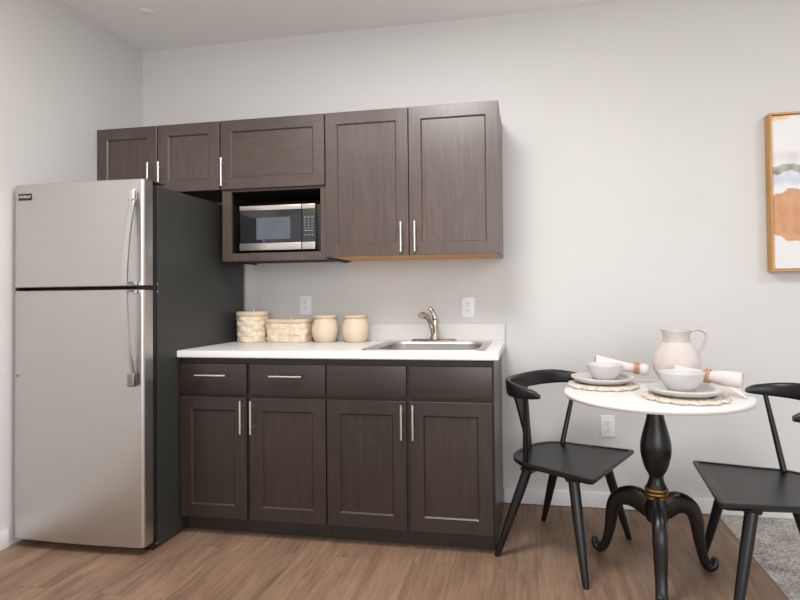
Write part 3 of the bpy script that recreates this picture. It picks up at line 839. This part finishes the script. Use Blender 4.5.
# ------------------------------------------------------------------ table setting
def placemat(x, y, r, label, rot):
    t = thing('placemat', (x, y, TZ + .0005), label, 'placemat', rot, 'woven placemats on the table')
    bm = NB(); lathe(bm, [(.001, 0), (r * .80, 0), (r * .80, .007), (r * .6, .0085), (.001, .0085)], 0, 0, 48, False, False)
    for rr_ in (r * .3, r * .5, r * .68):
        lathe(bm, [(rr_ - .012, .0078), (rr_ - .004, .013), (rr_ + .004, .013), (rr_ + .012, .0078)], 0, 0, 48, False, False)
    finish('center', bm, M['straw'], t)
    bm = NB(); n = 14
    for k in range(n):                       # scalloped border of braided loops
        a = 2 * PI * k / n
        c = Vector((math.cos(a) * r * .84, math.sin(a) * r * .84, .0072)); tv = Vector((-math.sin(a), math.cos(a), 0)); rv = Vector((math.cos(a), math.sin(a), 0))
        for hh, (sa, sb) in enumerate(((.16, .185), (.10, .11))):
            path = [c + rv * (math.cos(u) * r * sa) + tv * (math.sin(u) * r * sb) + Vector((0, 0, .0012 * math.sin(6 * u + hh))) for u in [2 * PI * i / 24 for i in range(25)]]
            sweep(bm, path, [.0062 + .0008 * math.sin(i * 2.1) for i in range(25)], side=(0, 0, 1), n=8, caps=False)
        lathe(bm, [(.001, .002), (r * .07, .003), (r * .06, .009), (.001, .0105)], c.x, c.y, 10, False, False)
    finish('braided_border', bm, M['straw'], t)
    return t
def plate(x, y, r, label):
    bm = NB(); lathe(bm, [(.001, 0), (r * .66, 0), (r * .72, .0015), (r * .90, .011), (r * .99, .022), (r, .026), (r * .985, .0285), (r * .955, .026), (r * .86, .0165), (r * .74, .0125), (.001, .012)], 0, 0, 72, False, False)
    o = finish('dinner_plate', bm, M['plate'], loc=(x, y, TZ + .0158), angle=60)
    return tag(o, label, 'plate', 'dinner plates on the table')
def bowl(x, y, r, h, label):
    bm = NB()
    pr = catmull([(.001, 0), (r * .50, 0), (r * .56, .002), (r * .72, h * .22), (r * .88, h * .55), (r * .97, h * .88), (r, h), (r * .985, h + .002), (r * .955, h - .001), (r * .92, h * .86), (r * .82, h * .52), (r * .64, h * .2), (r * .4, .007), (.001, .006)], 4)
    lathe(bm, pr, 0, 0, 64, False, False)
    o = finish('bowl', bm, M['bowl'], loc=(x, y, TZ + .0158 + .0126), angle=80)
    return tag(o, label, 'bowl', 'white bowls on the table')
A1 = (.480, -.575); A2 = (.757, -.835)
placemat(A1[0], A1[1] - .005, .150, 'scalloped straw placemat under the left plate', .1)
placemat(A2[0], A2[1] - .010, .155, 'scalloped straw placemat under the right plate', .3)
plate(A1[0], A1[1] + .014, .138, 'round white dinner plate on the left placemat')
plate(*A2, .143, 'round white dinner plate on the right placemat')
bowl(A1[0] + .012, A1[1] + .028, .081, .065, 'white bowl on the left plate')
bowl(A2[0] - .002, A2[1] + .033, .087, .068, 'white bowl on the right plate')

def napkin(p0, p1, ringf, label, ringlabel, rr_end, fan_h, flap=None):
    """rolled cloth: fan-shaped at p0, gathered at the ring, rolled at p1"""
    P0, P1 = Vector(p0), Vector(p1); ax = (P1 - P0); L_ = ax.length; ax.normalize()
    up = Vector((0, 0, 1)); up = (up - ax * up.dot(ax)).normalized(); sd = ax.cross(up)
    bm = NB(); turns = 3; nu = 72; st = 22; grid = []
    for i in range(st + 1):
        f = i / st
        if f < ringf:
            q = 1 - f / ringf
            ru = rr_end * .62 + (fan_h - rr_end * .62) * q ** 1.1; rs = rr_end * .62 + (.004) * q
        else:
            q = min(1, (f - ringf) / (1 - ringf) * 1.6)
            ru = rs = rr_end * (.62 + .38 * math.sin(q * PI / 2))
        row = []
        for k in range(nu + 1):
            a = 2 * PI * turns * k / nu + PI * 1.15
            s = .28 + .72 * k / nu
            wob = 1 + (.10 * math.sin(5 * a + 3 * f) * (max(0, 1 - f / ringf) if f < ringf else 0.12))
            row.append(bm.verts.new(P0 + ax * (L_ * f + (.004 * math.sin(a) if i in (0, st) else 0)) + up * (ru * s * math.cos(a) * wob) + sd * (rs * s * math.sin(a) * wob)))
        grid.append(row)
    for i in range(st):
        for k in range(nu): bm.faces.new((grid[i][k], grid[i][k + 1], grid[i + 1][k + 1], grid[i + 1][k]))
    if flap:
        n1, n2 = 8, 8; gr = []
        for i in range(n1 + 1):
            f = i / n1; row = []
            for k in range(n2 + 1):
                g_ = k / n2
                a, b_, c, d_ = [Vector(v) for v in flap]
                p = a.lerp(b_, g_).lerp(d_.lerp(c, g_), f)
                p.z += .004 * math.sin(g_ * 7 + f * 3) * f * (1 - f) * 2
                row.append(bm.verts.new(p))
            gr.append(row)
        for i in range(n1):
            for k in range(n2): bm.faces.new((gr[i][k], gr[i][k + 1], gr[i + 1][k + 1], gr[i + 1][k]))
    me_o = finish('cloth_napkin', bm, M['napkin'], angle=80)
    m_ = me_o.modifiers.new('thickness', 'SOLIDIFY'); m_.thickness = .0012; m_.offset = 0
    me_o.data.transform(Matrix.Translation(-P0)); me_o.location = P0
    tag(me_o, label, 'napkin', 'rolled napkins on the table')
    c = P0 + ax * (L_ * ringf)
    bm = NB(); R0 = rr_end * .62 + .0072
    for s in (-.009, 0, .009):
        path = [c + ax * (s + .0015 * math.sin(3 * u)) + up * (R0 * math.cos(u)) * 1.02 + sd * (R0 * math.sin(u)) * 1.02 for u in [2 * PI * i / 32 for i in range(33)]]
        sweep(bm, path, .0032, side=tuple(ax), n=8, caps=False)
    o = finish('napkin_ring', bm, M['copper'])
    o.data.transform(Matrix.Translation(-c)); o.location = c
    tag(o, ringlabel, 'napkin ring', 'napkin rings on the table')
napkin((.462, -.436, .846), (.692, -.468, .820), .80, 'rolled blush napkin behind the left bowl', 'blush metal ring around the napkin behind the left bowl', .029, .042)
napkin((.772, -.628, .832), (.988, -.785, .824), .50, 'rolled blush napkin behind the right bowl, rolled end pointing right', 'blush metal ring around the napkin behind the right bowl', .033, .036,
       flap=((.900, -.745, .800), (.968, -.795, .793), (.985, -.850, .7590), (.935, -.815, .790)))

# -- pitcher
t = thing('ceramic_pitcher', (.818, -.478, TZ + .0006), 'pale round-bellied ceramic pitcher with a loop handle, behind the bowls', 'pitcher')
body = catmull([(.050, 0), (.058, .003), (.080, .026), (.098, .060), (.104, .090), (.099, .122), (.085, .155), (.068, .182), (.060, .192)], 5)
bm = NB(); lathe(bm, body, 0, 0, 56, True, False); finish('body', bm, M['pitcher'], t, angle=80)
bm = NB()
n = 56; rings = []
for r, z, lip in ((.0602, .1925, 0), (.0580, .198, 0), (.0565, .208, 0), (.0570, .225, .15), (.0585, .238, .5), (.0600, .246, .9), (.0575, .247, .9), (.054, .240, .5), (.051, .22, 0), (.051, .19, 0)):
    ring = []
    for i in range(n):
        a = 2 * PI * i / n
        d = math.exp(-((a - PI * 1.0) / .35) ** 2) * lip
        rr2 = r + .012 * d
        ring.append((rr2 * math.cos(a), rr2 * math.sin(a), z + .004 * d))
    rings.append(ring)
ring_loft(bm, rings, False, False)
finish('neck', bm, M['pitcherneck'], t, angle=80)
hp = catmull([(.054, 0, .232), (.070, -.004, .244), (.094, -.008, .248), (.116, -.010, .238), (.124, -.010, .220), (.116, -.010, .192), (.104, -.008, .164), (.092, -.006, .142)], 6)
bm = NB(); sweep(bm, hp, [(.0095, .0055)] * len(hp), side=(0, 1, 0), n=14); finish('handle', bm, M['pitcherneck'], t, angle=80)

# ------------------------------------------------------------------ light
def area(name, loc, size, energy, col=(1, 1, 1), target=None, size_y=None, spread=None):
    l = bpy.data.lights.new(name, 'AREA'); l.energy = energy; l.color = col
    l.shape = 'RECTANGLE' if size_y else 'DISK'; l.size = size
    if size_y: l.size_y = size_y
    if spread: l.spread = spread
    o = bpy.data.objects.new(name, l); COL.objects.link(o); o.location = loc
    d = (Vector(target) - Vector(loc)) if target else Vector((0, 0, -1))
    o.rotation_euler = d.to_track_quat('-Z', 'Y').to_euler()
    return o
area('ceiling_lamp', (-.38, -1.70, 2.74), .7, 50, (1, .975, .95))
area('fill_light_left', (-1.5, -2.3, 2.74), .7, 13, (1, .98, .96))  # added fill to brighten the left wall, no lamp known there
area('ceiling_lamp_right', (2.5, -1.6, 2.74), .4, 19, (1, .975, .95))
area('window_light', (1.2, -5.6, 1.7), 3.4, 88, (.96, .98, 1), target=(-.2, 0, 1.15), size_y=2.2)

w = bpy.data.worlds.new('World'); bpy.context.scene.world = w; w.use_nodes = True
nt = w.node_tree; bg = nt.nodes['Background']
tcw = nt.nodes.new('ShaderNodeTexCoord'); sp = nt.nodes.new('ShaderNodeSeparateXYZ'); rp = nt.nodes.new('ShaderNodeValToRGB')
mrw = nt.nodes.new('ShaderNodeMapRange'); mrw.inputs['From Min'].default_value = -1; mrw.inputs['From Max'].default_value = 1
nt.links.new(tcw.outputs['Generated'], sp.inputs[0]); nt.links.new(sp.outputs['Z'], mrw.inputs['Value']); nt.links.new(mrw.outputs['Result'], rp.inputs['Fac'])
rp.color_ramp.elements[0].position = .40; rp.color_ramp.elements[0].color = (.70, .67, .64, 1)
rp.color_ramp.elements[1].position = .56; rp.color_ramp.elements[1].color = (.82, .82, .82, 1)
nt.links.new(rp.outputs['Color'], bg.inputs['Color']); bg.inputs['Strength'].default_value = 1.0

# ------------------------------------------------------------------ camera
P = dict(f=549.4627, yaw=.1803, pitch=.0168, roll=-.0103, c=(.1669, -3.1509, 1.163), sx=30.668, sy=-11.6248)
cyw, syw = math.cos(P['yaw']), math.sin(P['yaw'])
f0 = Vector((-syw, cyw, 0)); r0 = Vector((cyw, syw, 0)); u0 = Vector((0, 0, 1))
cp_, sp_ = math.cos(P['pitch']), math.sin(P['pitch'])
f2 = f0 * cp_ + u0 * sp_; u2 = -f0 * sp_ + u0 * cp_
cr, sr = math.cos(P['roll']), math.sin(P['roll'])
r3 = r0 * cr + u2 * sr; u3 = -r0 * sr + u2 * cr
cam = bpy.data.cameras.new('Camera'); co = bpy.data.objects.new('Camera', cam); COL.objects.link(co)
mw = Matrix(((r3.x, u3.x, -f2.x, P['c'][0]), (r3.y, u3.y, -f2.y, P['c'][1]), (r3.z, u3.z, -f2.z, P['c'][2]), (0, 0, 0, 1)))
co.matrix_world = mw
cam.sensor_width = 36; cam.lens = P['f'] / 800 * 36
cam.shift_x = -P['sx'] / 800; cam.shift_y = P['sy'] / 800
cam.clip_start = .05
bpy.context.scene.camera = co
sc = bpy.context.scene
sc.view_settings.view_transform = 'Standard'
sc.view_settings.look = 'None'
sc.view_settings.exposure = 0
sc.view_settings.gamma = 1
